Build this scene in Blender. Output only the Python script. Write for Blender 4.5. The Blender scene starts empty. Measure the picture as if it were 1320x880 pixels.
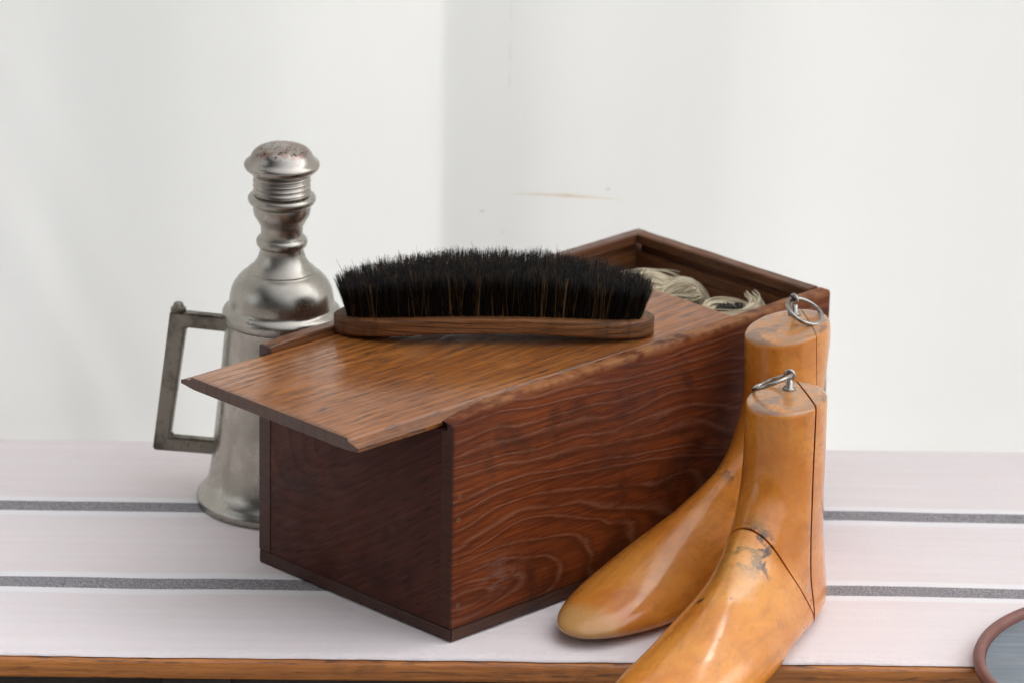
import bpy, bmesh, math, random
from mathutils import Vector, Matrix, noise as mnoise
R = math.radians
sc = bpy.context.scene
col = sc.collection
random.seed(7)

# ------------------------------------------------------------------ camera
cam_d = bpy.data.cameras.new("camera")
cam = bpy.data.objects.new("camera", cam_d)
col.objects.link(cam)
right = Vector((0.99978021, 0.00705974, 0.01974063))
up = Vector((-0.02096503, 0.33666499, 0.94139107))
fwd = Vector((0.0, 0.94159803, -0.336739))
M = Matrix.Identity(4)
for i in range(3):
    M[i][0], M[i][1], M[i][2] = right[i], up[i], -fwd[i]
M.translation = Vector((0.03559171, -2.51746955, 1.10615563))
cam.matrix_world = M
cam_d.sensor_width = 36.0
cam_d.lens = 5527.57 * 36.0 / 1320.0
cam_d.clip_start = 0.05
cam_d.clip_end = 3000
cam_d.dof.use_dof = True
cam_d.dof.focus_distance = 2.74
cam_d.dof.aperture_fstop = 9.0
sc.camera = cam

# ------------------------------------------------------------------ sky, sun, exposure
SUN_EL, SUN_AZ = R(42), R(38)           # azimuth clockwise from +Y: behind the hung sheet, to the right
w = bpy.data.worlds.new("World")
sc.world = w
w.use_nodes = True
nt = w.node_tree
nt.nodes.clear()
wo = nt.nodes.new("ShaderNodeOutputWorld")
bg = nt.nodes.new("ShaderNodeBackground")
sky = nt.nodes.new("ShaderNodeTexSky")
sky.sky_type = 'NISHITA'
sky.sun_disc = False
sky.sun_elevation = SUN_EL
sky.sun_rotation = SUN_AZ
sky.dust_density = 3.0
hs = nt.nodes.new("ShaderNodeHueSaturation")
hs.inputs['Saturation'].default_value = 0.16      # overcast: grey sky
nt.links.new(sky.outputs[0], hs.inputs['Color'])
# sky dimmed away from upper right to shape the light; bright patches added low
tcw = nt.nodes.new("ShaderNodeTexCoord")
def wdot(v):
    n = nt.nodes.new("ShaderNodeVectorMath"); n.operation = 'DOT_PRODUCT'
    nt.links.new(tcw.outputs['Generated'], n.inputs[0]); n.inputs[1].default_value = Vector(v).normalized()
    return n.outputs['Value']
def wmap(sock, a, b, lo, hi):
    n = nt.nodes.new("ShaderNodeMapRange"); n.interpolation_type = 'SMOOTHSTEP'
    nt.links.new(sock, n.inputs[0])
    for i, q in enumerate((a, b, lo, hi)):
        n.inputs[i + 1].default_value = q
    return n.outputs[0]
def wmath(op, a, b):
    n = nt.nodes.new("ShaderNodeMath"); n.operation = op
    nt.links.new(a, n.inputs[0]); nt.links.new(b, n.inputs[1])
    return n.outputs[0]
sky_falloff = wmath('MULTIPLY', wmap(wdot((0.42, -0.10, 0.9)), 0.35, 0.92, 0.06, 1.5), wmap(wdot((1, -0.2, 0)), -0.8, 0.8, 0.65, 1.25))
patch_r = wmap(wdot((0.90, -0.38, 0.42)), 0.86, 0.95, 0.0, 1.1)  # bright sky patch added for highlights, right then left
patch_l = wmap(wdot((-0.93, -0.30, 0.40)), 0.92, 0.97, 0.0, 0.7)
sky_gain = wmath('MAXIMUM', sky_falloff, wmath('MAXIMUM', patch_r, patch_l))
vm = nt.nodes.new("ShaderNodeVectorMath"); vm.operation = 'SCALE'
nt.links.new(hs.outputs[0], vm.inputs[0]); nt.links.new(sky_gain, vm.inputs['Scale'])
nt.links.new(vm.outputs[0], bg.inputs['Color'])
bg.inputs['Strength'].default_value = 0.15
nt.links.new(bg.outputs[0], wo.inputs['Surface'])

sd = bpy.data.lights.new("sun", 'SUN')
sd.energy = 2.8
sd.angle = R(30)
sd.color = (1.0, 0.965, 0.93)
so = bpy.data.objects.new("sun", sd)
col.objects.link(so)
sv = Vector((math.sin(SUN_AZ) * math.cos(SUN_EL), math.cos(SUN_AZ) * math.cos(SUN_EL), math.sin(SUN_EL)))
so.rotation_euler = sv.to_track_quat('Z', 'Y').to_euler()
so.location = sv * 5

sc.view_settings.view_transform = 'Standard'
sc.view_settings.look = 'None'
sc.view_settings.exposure = 1.4
sc.view_settings.gamma = 1.0
sc.view_settings.use_curve_mapping = False

# ------------------------------------------------------------------ node helper
class NG:
    def __init__(s, name):
        s.mat = bpy.data.materials.new(name)
        s.mat.use_nodes = True
        s.nt = s.mat.node_tree
        s.nt.nodes.clear()
        s.out = s.nt.nodes.new("ShaderNodeOutputMaterial")
        s._tc = None

    def put(s, sock, v):
        if isinstance(v, bpy.types.NodeSocket):
            s.nt.links.new(v, sock)
        elif v is not None:
            if isinstance(v, (tuple, list)) and len(v) == 3 and sock.type == 'RGBA':
                v = (*v, 1.0)
            sock.default_value = v

    def obj(s):
        if s._tc is None:
            s._tc = s.nt.nodes.new("ShaderNodeTexCoord")
        return s._tc.outputs['Object']

    def m(s, op, a, b=None, c=None, clamp=False):
        n = s.nt.nodes.new("ShaderNodeMath")
        n.operation = op
        n.use_clamp = clamp
        for i, v in enumerate((a, b, c)):
            if v is not None:
                s.put(n.inputs[i], v)
        return n.outputs[0]

    def sep(s, v=None):
        n = s.nt.nodes.new("ShaderNodeSeparateXYZ")
        s.put(n.inputs[0], v if v is not None else s.obj())
        return n.outputs[0], n.outputs[1], n.outputs[2]

    def comb(s, x, y, z):
        n = s.nt.nodes.new("ShaderNodeCombineXYZ")
        for i, v in enumerate((x, y, z)):
            s.put(n.inputs[i], v)
        return n.outputs[0]

    def scale(s, v, k, loc=(0, 0, 0), rot=(0, 0, 0)):
        n = s.nt.nodes.new("ShaderNodeMapping")
        s.put(n.inputs['Vector'], v)
        n.inputs['Scale'].default_value = k
        n.inputs['Location'].default_value = loc
        n.inputs['Rotation'].default_value = rot
        return n.outputs[0]

    def noise(s, v, sc_, det=2.0, rough=0.5, dist=0.0):
        n = s.nt.nodes.new("ShaderNodeTexNoise")
        s.put(n.inputs['Vector'], v)
        n.inputs['Scale'].default_value = sc_
        n.inputs['Detail'].default_value = det
        n.inputs['Roughness'].default_value = rough
        n.inputs['Distortion'].default_value = dist
        return n.outputs['Fac']

    def voro(s, v, sc_):
        n = s.nt.nodes.new("ShaderNodeTexVoronoi")
        s.put(n.inputs['Vector'], v)
        n.inputs['Scale'].default_value = sc_
        return n.outputs['Distance']

    def step(s, v, a, b, lo=0.0, hi=1.0):
        n = s.nt.nodes.new("ShaderNodeMapRange")
        n.interpolation_type = 'SMOOTHSTEP'
        s.put(n.inputs[0], v)
        n.inputs[1].default_value = a
        n.inputs[2].default_value = b
        n.inputs[3].default_value = lo
        n.inputs[4].default_value = hi
        return n.outputs[0]

    def mix(s, f, a, b, mode='MIX'):
        n = s.nt.nodes.new("ShaderNodeMix")
        n.data_type = 'RGBA'
        n.blend_type = mode
        s.put(n.inputs[0], f)
        s.put(n.inputs[6], a)
        s.put(n.inputs[7], b)
        return n.outputs[2]

    def dist(s, p, k=(1, 1, 1)):
        x, y, z = s.sep()
        def t(a, q, kk):
            d = s.m('SUBTRACT', a, q)
            return s.m('MULTIPLY', d, kk)
        a, b, c = t(x, p[0], k[0]), t(y, p[1], k[1]), t(z, p[2], k[2])
        q = s.m('ADD', s.m('MULTIPLY', a, a), s.m('ADD', s.m('MULTIPLY', b, b), s.m('MULTIPLY', c, c)))
        return s.m('SQRT', q)

    def bump(s, h, strength, distance):
        n = s.nt.nodes.new("ShaderNodeBump")
        n.inputs['Strength'].default_value = strength
        n.inputs['Distance'].default_value = distance
        s.put(n.inputs['Height'], h)
        return n.outputs[0]

    def bsdf(s, color, rough=0.5, metal=0.0, spec=0.5, coat=0.0, coat_r=0.1, normal=None, sheen=0.0):
        n = s.nt.nodes.new("ShaderNodeBsdfPrincipled")
        s.put(n.inputs['Base Color'], color)
        s.put(n.inputs['Roughness'], rough)
        s.put(n.inputs['Metallic'], metal)
        s.put(n.inputs['Specular IOR Level'], spec)
        s.put(n.inputs['Coat Weight'], coat)
        s.put(n.inputs['Coat Roughness'], coat_r)
        s.put(n.inputs['Sheen Weight'], sheen)
        if normal is not None:
            s.put(n.inputs['Normal'], normal)
            s.put(n.inputs['Coat Normal'], normal)
        s.nt.links.new(n.outputs[0], s.out.inputs['Surface'])
        return n


def wood_mat(name, dark, light, line, axes='xz', center=(0.0, 0.0), k=0.3, spacing=0.012, warp=0.01,
             line_amt=0.6, line_w=0.13, pore=(0.02, 0.01, 0.006), pore_amt=0.6, rough=0.4, coat=0.3, coat_r=0.15,
             bump=0.3, blotch=None, seed=0.0, extra=None, tilt=0.0, spec=0.5, brk=(0.36, 0.56), dark_line=0.0):
    """Sawn board: growth rings of a log cut near its axis (ellipses long in the grain), pores, wax filled lines."""
    g = NG(name)
    xyz = dict(zip('xyz', g.sep()))
    u, v = xyz[axes[0]], xyz[axes[1]]
    w3 = xyz[[c for c in 'xyz' if c not in axes][0]]
    if tilt:
        v = g.m('ADD', v, g.m('MULTIPLY', u, tilt))
    cv = g.comb(g.m('ADD', g.m('MULTIPLY', u, 7.0), seed), g.m('MULTIPLY', v, 22.0), g.m('MULTIPLY', w3, 8.0))
    n1 = g.noise(cv, 1.0, 2.0)
    cvf = g.comb(g.m('ADD', g.m('MULTIPLY', u, 60.0), seed), g.m('MULTIPLY', v, 300.0), g.m('MULTIPLY', w3, 90.0))
    n2 = g.noise(cvf, 1.0, 3.0, 0.6)
    du = g.m('MULTIPLY', g.m('SUBTRACT', u, center[0]), k)
    dv = g.m('SUBTRACT', v, center[1])
    d = g.m('SQRT', g.m('ADD', g.m('MULTIPLY', du, du), g.m('MULTIPLY', dv, dv)))
    d = g.m('ADD', d, g.m('MULTIPLY', g.m('SUBTRACT', n1, 0.5), warp))
    ph = g.m('ADD', g.m('DIVIDE', d, spacing), g.m('MULTIPLY', n2, 0.16))
    n3 = g.noise(g.comb(0.0, ph, seed), 0.9, 1.0)
    ph = g.m('ADD', ph, g.m('MULTIPLY', n3, 0.9))
    fr = g.m('FRACT', ph)
    band = g.m('SUBTRACT', 1.0, g.m('DIVIDE', g.m('ABSOLUTE', g.m('SUBTRACT', fr, 0.7)), line_w), clamp=True)
    cvp = g.comb(g.m('ADD', g.m('MULTIPLY', u, 60.0), seed), g.m('MULTIPLY', v, 760.0), g.m('MULTIPLY', w3, 300.0))
    p = g.noise(cvp, 1.0, 2.0, 0.55)
    pores = g.step(p, 0.54, 0.64)
    strk = g.noise(g.comb(g.m('MULTIPLY', u, 16.0), g.m('MULTIPLY', v, 420.0), g.m('MULTIPLY', w3, 100.0)), 1.0, 3.0, 0.6)
    big = g.noise(g.obj(), 9.0, 3.0, 0.55)
    c = g.mix(g.step(g.m('ADD', g.m('MULTIPLY', strk, 0.6), g.m('MULTIPLY', big, 0.5)), 0.38, 0.72), dark, light)
    c = g.mix(g.m('MULTIPLY', g.step(fr, 0.1, 0.7), 0.35), c, dark)
    broken = g.step(g.noise(cvf, 0.55, 2.0), brk[0], brk[1])
    lm = g.m('MULTIPLY', g.m('MULTIPLY', band, broken), g.step(big, 0.3, 0.62, 0.45, 1.0))
    c = g.mix(g.m('MULTIPLY', lm, line_amt), c, line)
    dk = g.m('SUBTRACT', 1.0, g.m('DIVIDE', g.m('ABSOLUTE', g.m('SUBTRACT', fr, 0.45)), 0.22), clamp=True)
    c = g.mix(g.m('MULTIPLY', dk, dark_line), c, pore)
    pden = g.step(fr, 0.35, 0.75, 0.35, 1.0)
    c = g.mix(g.m('MULTIPLY', g.m('MULTIPLY', pores, pden), pore_amt), c, pore)
    sm = g.noise(g.obj(), 55.0, 4.0, 0.65)
    if blotch:
        c = g.mix(g.m('MULTIPLY', g.step(g.noise(g.obj(), 22.0, 4.0, 0.6, 0.6), 0.52, 0.72), blotch[1]), c, blotch[0])
    if extra:
        c = extra(g, c)
    rr = g.m('ADD', g.step(sm, 0.3, 0.7, rough - 0.07, rough + 0.12), g.m('MULTIPLY', lm, 0.12))
    h = g.m('ADD', g.m('MULTIPLY', pores, -0.6), g.m('ADD', g.m('MULTIPLY', band, -0.4), g.m('MULTIPLY', sm, 0.25)))
    nb = g.bump(h, bump, 0.0006)
    g.bsdf(c, rr, coat=coat, coat_r=coat_r, normal=nb, spec=spec)
    return g.mat


# ------------------------------------------------------------------ object helpers
def link(name, me, mat, parent=None, smooth=False):
    o = bpy.data.objects.new(name, me)
    col.objects.link(o)
    if mat:
        me.materials.append(mat)
    if parent:
        o.parent = parent
    if smooth:
        for p in me.polygons:
            p.use_smooth = True
    return o


def from_bm(name, bm, mat, parent=None, smooth=False):
    bmesh.ops.recalc_face_normals(bm, faces=bm.faces)
    me = bpy.data.meshes.new(name)
    bm.to_mesh(me)
    bm.free()
    return link(name, me, mat, parent, smooth)


def auto_smooth(o, ang=35):
    me = o.data
    for p in me.polygons:
        p.use_smooth = True
    me.set_sharp_from_angle(angle=R(ang))


def empty(name, loc, label, cat, rot=(0, 0, 0), group=None):
    o = bpy.data.objects.new(name, None)
    col.objects.link(o)
    o.location = loc
    o.rotation_euler = rot
    o.empty_display_size = 0.02
    o['label'] = label
    o['category'] = cat
    if group:
        o['group'] = group
    return o


def add_box(bm, x0, x1, y0, y1, z0, z1, bev=0.0, seg=2):
    vs = [bm.verts.new((x, y, z)) for x in (x0, x1) for y in (y0, y1) for z in (z0, z1)]
    f = [(0, 1, 3, 2), (4, 6, 7, 5), (0, 4, 5, 1), (2, 3, 7, 6), (0, 2, 6, 4), (1, 5, 7, 3)]
    fs = [bm.faces.new([vs[i] for i in q]) for q in f]
    if bev:
        es = list({e for q in fs for e in q.edges})
        bmesh.ops.bevel(bm, geom=es, offset=bev, segments=seg, affect='EDGES', profile=0.5)
    return vs


def box_obj(name, dims, mat, parent=None, bev=0.001, seg=2):
    bm = bmesh.new()
    add_box(bm, *dims, bev=bev, seg=seg)
    o = from_bm(name, bm, mat, parent)
    auto_smooth(o, 40)
    return o


def extrude_profile(bm, prof, xs, axis='x', wear=None):
    """closed 2-D profile (y,z) run through stations along x, capped."""
    rings = []
    for x in xs:
        ring = []
        for (a, b) in prof:
            if wear:
                a, b = wear(x, a, b)
            ring.append(bm.verts.new((x, a, b) if axis == 'x' else (a, x, b)))
        rings.append(ring)
    n = len(prof)
    for r0, r1 in zip(rings, rings[1:]):
        for i in range(n):
            bm.faces.new((r0[i], r0[(i + 1) % n], r1[(i + 1) % n], r1[i]))
    bm.faces.new(rings[0])
    bm.faces.new(list(reversed(rings[-1])))
    return rings


def lathe(bm, prof, seg=96, z0=0.0):
    rings = []
    for r, z in prof:
        if r < 1e-6:
            rings.append([bm.verts.new((0, 0, z + z0))])
        else:
            rings.append([bm.verts.new((r * math.cos(2 * math.pi * i / seg), r * math.sin(2 * math.pi * i / seg), z + z0)) for i in range(seg)])
    for a, b in zip(rings, rings[1:]):
        for i in range(seg):
            j = (i + 1) % seg
            if len(a) == 1 and len(b) == 1:
                continue
            if len(a) == 1:
                bm.faces.new((a[0], b[j], b[i]))
            elif len(b) == 1:
                bm.faces.new((a[i], a[j], b[0]))
            else:
                bm.faces.new((a[i], a[j], b[j], b[i]))


def frames(pts):
    T = []
    for i in range(len(pts)):
        a = pts[max(i - 1, 0)]
        b = pts[min(i + 1, len(pts) - 1)]
        T.append((b - a).normalized())
    n = T[0].orthogonal().normalized()
    out = []
    for t in T:
        n = (n - t * n.dot(t))
        n = n.normalized() if n.length > 1e-9 else t.orthogonal().normalized()
        out.append((n, t.cross(n)))
    return out


def tube_v(verts, faces, pts, rad, n=8, closed=False, cap=True):
    base = len(verts)
    fr = frames(pts)
    for i, (p, (a, b)) in enumerate(zip(pts, fr)):
        r = rad[i] if isinstance(rad, (list, tuple)) else rad
        for k in range(n):
            t = 2 * math.pi * k / n
            verts.append(tuple(p + a * (r * math.cos(t)) + b * (r * math.sin(t))))
    m = len(pts)
    for i in range(m if closed else m - 1):
        j = (i + 1) % m
        for k in range(n):
            l = (k + 1) % n
            faces.append((base + i * n + k, base + i * n + l, base + j * n + l, base + j * n + k))
    if cap and not closed:
        faces.append(tuple(base + k for k in reversed(range(n))))
        faces.append(tuple(base + (m - 1) * n + k for k in range(n)))


def mesh_obj(name, verts, faces, mat, parent=None, smooth=True):
    me = bpy.data.meshes.new(name)
    me.from_pydata([tuple(v) for v in verts], [], faces)
    me.update()
    return link(name, me, mat, parent, smooth)


def catmull(P, t):
    n = len(P)
    i = min(int(t), n - 2)
    f = t - i
    p0, p1, p2, p3 = P[max(i - 1, 0)], P[i], P[i + 1], P[min(i + 2, n - 1)]
    return [0.5 * (2 * b + (c - a) * f + (2 * a - 5 * b + 4 * c - d) * f * f + (3 * b - a - 3 * c + d) * f ** 3)
            for a, b, c, d in zip(p0, p1, p2, p3)]


def struct(o):
    o['kind'] = 'structure'
    return o


# ================================================================== THE SETTING
# ground under the stall
g = NG("paving")
gn = g.noise(g.obj(), 14.0, 6.0, 0.65)
g.bsdf(g.mix(gn, (0.10, 0.095, 0.09), (0.2, 0.19, 0.18)), 0.9)
mat_ground = g.mat
bm = bmesh.new()
bmesh.ops.create_grid(bm, x_segments=2, y_segments=2, size=400)
o = from_bm("ground", bm, mat_ground)
o.location = (0, 0, -0.76)
struct(o)

# white sheet hung behind the table: real folds
g = NG("white_sheet")
x, y, z = g.sep()
wv = g.noise(g.comb(g.m('MULTIPLY', x, 3.0), 0.0, g.m('MULTIPLY', z, 1.2)), 2.0, 3.0)
c = g.mix(wv, (0.79, 0.797, 0.785), (0.815, 0.822, 0.818))
# rusty streak left by a damp fold, and a few small spots
sx = g.m('SUBTRACT', x, 0.073)
zl = g.m('SUBTRACT', z, g.m('ADD', 0.1575, g.m('MULTIPLY', sx, -0.085)))
taper = g.m('SUBTRACT', 1.0, g.m('DIVIDE', g.m('ABSOLUTE', sx), 0.045), clamp=True)
wid = g.m('MULTIPLY', g.m('ADD', taper, 0.12), 0.0017)
st = g.m('SUBTRACT', 1.0, g.m('DIVIDE', g.m('ABSOLUTE', zl), wid), clamp=True)
st = g.m('MULTIPLY', st, g.step(taper, 0.0, 0.3))
brk = g.step(g.noise(g.comb(g.m('MULTIPLY', x, 90.0), 0.0, g.m('MULTIPLY', z, 200.0)), 1.0, 2.0), 0.3, 0.6, 0.4, 1.0)
c = g.mix(g.m('MULTIPLY', g.m('MULTIPLY', st, brk), 0.6), c, (0.62, 0.47, 0.27))
for (px, pz, rr, am) in ((0.012, 0.150, 0.003, 0.5), (0.0275, 0.132, 0.0022, 0.3), (0.103, 0.162, 0.003, 0.5)):
    dd = g.m('SQRT', g.m('ADD', g.m('POWER', g.m('SUBTRACT', x, px), 2.0), g.m('POWER', g.m('MULTIPLY', g.m('SUBTRACT', z, pz), 2.0), 2.0)))
    c = g.mix(g.m('MULTIPLY', g.step(dd, 0.0, rr, 1.0, 0.0), am), c, (0.45, 0.38, 0.3))
vl = g.step(g.m('ABSOLUTE', g.m('SUBTRACT', x, 0.030)), 0.0, 0.0015, 1.0, 0.0)
vl = g.m('MULTIPLY', vl, g.m('MULTIPLY', g.step(z, 0.235, 0.25), g.step(g.noise(g.comb(0.0, 0.0, z), 40.0, 2.0), 0.4, 0.65)))
c = g.mix(g.m('MULTIPLY', vl, 0.25), c, (0.5, 0.42, 0.34))
weave = g.noise(g.comb(g.m('MULTIPLY', x, 500.0), 0.0, g.m('MULTIPLY', z, 500.0)), 1.0, 2.0)
nb = g.bump(weave, 0.08, 0.0004)
dif = g.nt.nodes.new("ShaderNodeBsdfDiffuse")
trl = g.nt.nodes.new("ShaderNodeBsdfTranslucent")
mx = g.nt.nodes.new("ShaderNodeMixShader")
mx.inputs[0].default_value = 0.55
g.put(dif.inputs['Color'], c); g.put(trl.inputs['Color'], c); g.put(dif.inputs['Normal'], nb)
g.nt.links.new(dif.outputs[0], mx.inputs[1]); g.nt.links.new(trl.outputs[0], mx.inputs[2])
g.nt.links.new(mx.outputs[0], g.out.inputs['Surface'])
mat_sheet = g.mat

SLOPES = [(-1.3, -0.1), (-0.9, 0.25), (-0.62, 0.1), (-0.40, 0.34), (-0.34, 0.26), (-0.300, 0.24), (-0.280, 0.31), (-0.24, 0.30), (-0.17, 0.12), (-0.1, -0.06), (-0.0215, -0.10), (-0.0140, 0.22),
          (-0.006, 0.27), (0.015, 0.25), (0.035, 0.28), (0.06, 0.15), (0.09, 0.08), (0.13, 0.12), (0.180, 0.13), (0.203, 0.02), (0.25, -0.06), (0.32, 0.0), (0.38, 0.06), (0.46, 0.02),
          (0.6, 0.3), (0.8, -0.3), (1.1, 0.2), (1.4, -0.1)]
def slope(x):
    for (a, s0), (b, s1) in zip(SLOPES, SLOPES[1:]):
        if a <= x <= b:
            t = (x - a) / (b - a)
            t = t * t * (3 - 2 * t)
            return 1.3 * (s0 + (s1 - s0) * t)
    return 0.0
xs, ys = [], []
xx, yy = -1.3, 0.0
while xx < 1.4:
    xs.append(xx); ys.append(yy)
    dx = 0.0012 if -0.03 < xx < 0.005 or 0.18 < xx < 0.2 else 0.01
    yy += slope(xx + dx / 2) * dx
    xx += dx
i0 = min(range(len(xs)), key=lambda i: abs(xs[i]))
off = 0.43 - ys[i0]
zs = [-0.74 + i * (1.25 + 0.74) / 110 for i in range(111)]
V, F = [], []
for zz in zs:
    for a, b in zip(xs, ys):
        wr = 0.004 * mnoise.noise(Vector((a * 3.1 + zz * 1.3, zz * 1.4, 3.0)))
        # slack diagonal pull lines from the top left
        q = a + 0.40 - (0.33 - zz) * 0.42
        wr += 0.0016 * math.exp(-(q / 0.012) ** 2) + 0.0011 * math.exp(-((q - 0.05) / 0.008) ** 2)
        q2 = a - 0.235 + (zz - 0.33) * 1.1
        wr -= 0.0010 * math.exp(-(q2 / 0.007) ** 2) * max(0, min(1, (zz - 0.2) * 9))
        q3 = a - 0.31 - (zz - 0.15) * 0.35
        wr += 0.0009 * math.exp(-(q3 / 0.01) ** 2)
        V.append((a, b + off + wr, zz))
n = len(xs)
for j in range(len(zs) - 1):
    for i in range(n - 1):
        F.append((j * n + i, j * n + i + 1, (j + 1) * n + i + 1, (j + 1) * n + i))
o = mesh_obj("backdrop_sheet", V, F, mat_sheet)
sol = o.modifiers.new("thickness", 'SOLIDIFY'); sol.thickness = 0.0015; sol.offset = 1.0
o['label'] = 'white fabric sheet with soft vertical folds hanging behind the table'
o['category'] = 'sheet'

# ------------------------------------------------------------------ table
TAB_YAW = 0.0227
orange = wood_mat("orange_edge_wood", (0.34, 0.105, 0.018), (0.58, 0.215, 0.040), (0.16, 0.05, 0.012), axes='xz', center=(0, 0.3), k=0.02,
                  spacing=0.006, warp=0.006, line_amt=0.5, rough=0.4, coat=0.25, bump=0.2, blotch=((0.03, 0.012, 0.006), 0.35))
darkwood = wood_mat("dark_cabinet_wood", (0.012, 0.007, 0.005), (0.03, 0.017, 0.011), (0.008, 0.005, 0.004), axes='xz', k=0.05, rough=0.5, coat=0.1)
table = empty("table", (0, 0, -0.76), 'wooden table with an orange varnished front edge under the striped cloth', 'table', (0, 0, TAB_YAW))
bm = bmesh.new()
add_box(bm, -0.85, 0.95, -0.0285, 0.352, 0.7452, 0.7582, 0.0030, 4)
o = from_bm("tabletop", bm, orange, table); auto_smooth(o, 40)
bm = bmesh.new()
for a, b, c1, d1 in ((-0.80, 0.90, 0.022, 0.036), (-0.80, 0.90, 0.316, 0.330)):
    add_box(bm, a, b, c1, d1, 0.60, 0.745, 0.001)
for a in (-0.80, 0.886):
    add_box(bm, a, a + 0.014, 0.0362, 0.3158, 0.60, 0.745, 0.001)
from_bm("apron", bm, darkwood, table)
for lx in (-0.185, 0.75):
    for ly in (0.002, 0.29):
        box_obj("leg", (lx, lx + 0.045, ly if ly > 0.1 else ly, (ly if ly > 0.1 else ly) + (0.019 if ly < 0.1 else 0.025), 0.0, 0.7448), darkwood, table, 0.002)

# striped runner
g = NG("striped_cotton")
x, y, z = g.sep()
wob = g.m('MULTIPLY', g.m('SUBTRACT', g.noise(g.comb(g.m('MULTIPLY', x, 14.0), 0.0, 0.0), 1.0, 2.0), 0.5), 0.0015)
fz = g.m('MULTIPLY', g.m('SUBTRACT', g.noise(g.obj(), 900.0, 1.0), 0.5), 0.0014)
yw = g.m('ADD', y, g.m('ADD', wob, fz))
thr_x = g.noise(g.comb(g.m('MULTIPLY', x, 70.0), g.m('MULTIPLY', y, 1100.0), 0.0), 1.0, 2.0)
thr_b = g.noise(g.comb(g.m('MULTIPLY', x, 5.0), g.m('MULTIPLY', y, 130.0), 4.0), 1.0, 3.0, 0.6)
felt = g.noise(g.obj(), 950.0, 3.0, 0.7)
blot = g.noise(g.obj(), 16.0, 3.0)
c = g.mix(g.step(thr_b, 0.3, 0.72), (0.80, 0.715, 0.705), (0.83, 0.755, 0.745))
c = g.mix(g.m('MULTIPLY', g.step(thr_x, 0.55, 0.75), 0.28), c, (0.66, 0.52, 0.51))
c = g.mix(g.step(blot, 0.35, 0.7, 0.0, 0.25), c, (0.80, 0.76, 0.76))
grey = g.mix(g.step(felt, 0.42, 0.6), (0.15, 0.14, 0.15), (0.40, 0.38, 0.39))
for cy in (0.0940, 0.2266):
    dy = g.m('ABSOLUTE', g.m('SUBTRACT', yw, cy))
    c = g.mix(g.step(dy, 0.0155, 0.0185, 1.0, 0.0), c, (0.85, 0.82, 0.82))
    c = g.mix(g.step(dy, 0.0081, 0.0091, 1.0, 0.0), c, grey)
speck = g.step(g.voro(g.obj(), 26.0), 0.02, 0.03, 1.0, 0.0)
c = g.mix(g.m('MULTIPLY', speck, g.step(g.noise(g.obj(), 7.0), 0.56, 0.6)), c, (0.2, 0.17, 0.16))
hem = g.noise(g.comb(g.m('MULTIPLY', x, 160.0), g.m('MULTIPLY', y, 240.0), 0.0), 1.0, 2.0)
hmask = g.step(y, -0.017, -0.006, 1.0, 0.0)
h = g.m('ADD', g.m('MULTIPLY', felt, 0.6), g.m('ADD', g.m('MULTIPLY', thr_x, 0.5), g.m('MULTIPLY', hem, g.m('MULTIPLY', hmask, 2.2))))
g.bsdf(c, 0.95, spec=0.1, sheen=0.15, normal=g.bump(h, 0.8, 0.0009))
mat_cloth = g.mat
V, F = [], []
NX = 520
ylist = [-0.0243, -0.0240, -0.0225, -0.0205, -0.018, -0.015, -0.012] + [i * 0.0085 for i in range(0, 41)] + [0.3462, 0.3520, 0.3555, 0.3565, 0.3570, 0.3570]
zlist = []
for i, yv in enumerate(ylist):
    zlist.append(0.0)
zl = {len(ylist) - 4: -0.001, len(ylist) - 3: -0.004, len(ylist) - 2: -0.03, len(ylist) - 1: -0.15}
for i, yv in enumerate(ylist):
    for k in range(NX + 1):
        xv = -0.80 + 1.70 * k / NX
        zz = zl.get(i, 0.0)
        yv2 = yv
        if i < 4:      # slightly wavy cut edge
            yv2 += 0.0009 * mnoise.noise(Vector((xv * 22, 0.3, 0))) + 0.0006 * mnoise.noise(Vector((xv * 90, 1.3, 0)))
        if i == 0:
            zz -= 0.0012
        r = 0.0017 * mnoise.noise(Vector((xv * 5, yv * 9, 1.7))) + 0.0005 * mnoise.noise(Vector((xv * 17, yv * 24, 5.0)))
        V.append((xv, yv2, min(zz + r * (1 if 0 < i else 0.3), zz + 0.0003) if zz == 0 else zz))
n = NX + 1
for j in range(len(ylist) - 1):
    for i in range(NX):
        F.append((j * n + i, j * n + i + 1, (j + 1) * n + i + 1, (j + 1) * n + i))
o = mesh_obj("table_runner", V, F, mat_cloth)
o.rotation_euler = (0, 0, TAB_YAW)
o['label'] = 'pinkish white cotton table runner with two dark grey woven stripes'
o['category'] = 'tablecloth'

# ================================================================== WOODEN BOX
YAW = 0.792110299
L, W, H = 0.3596, 0.1827, 0.1556
boxr = empty("wooden_box", (0, 0, 0.0006), 'old reddish brown wooden box with its sliding lid pulled half open', 'box', (0, 0, YAW))


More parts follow.
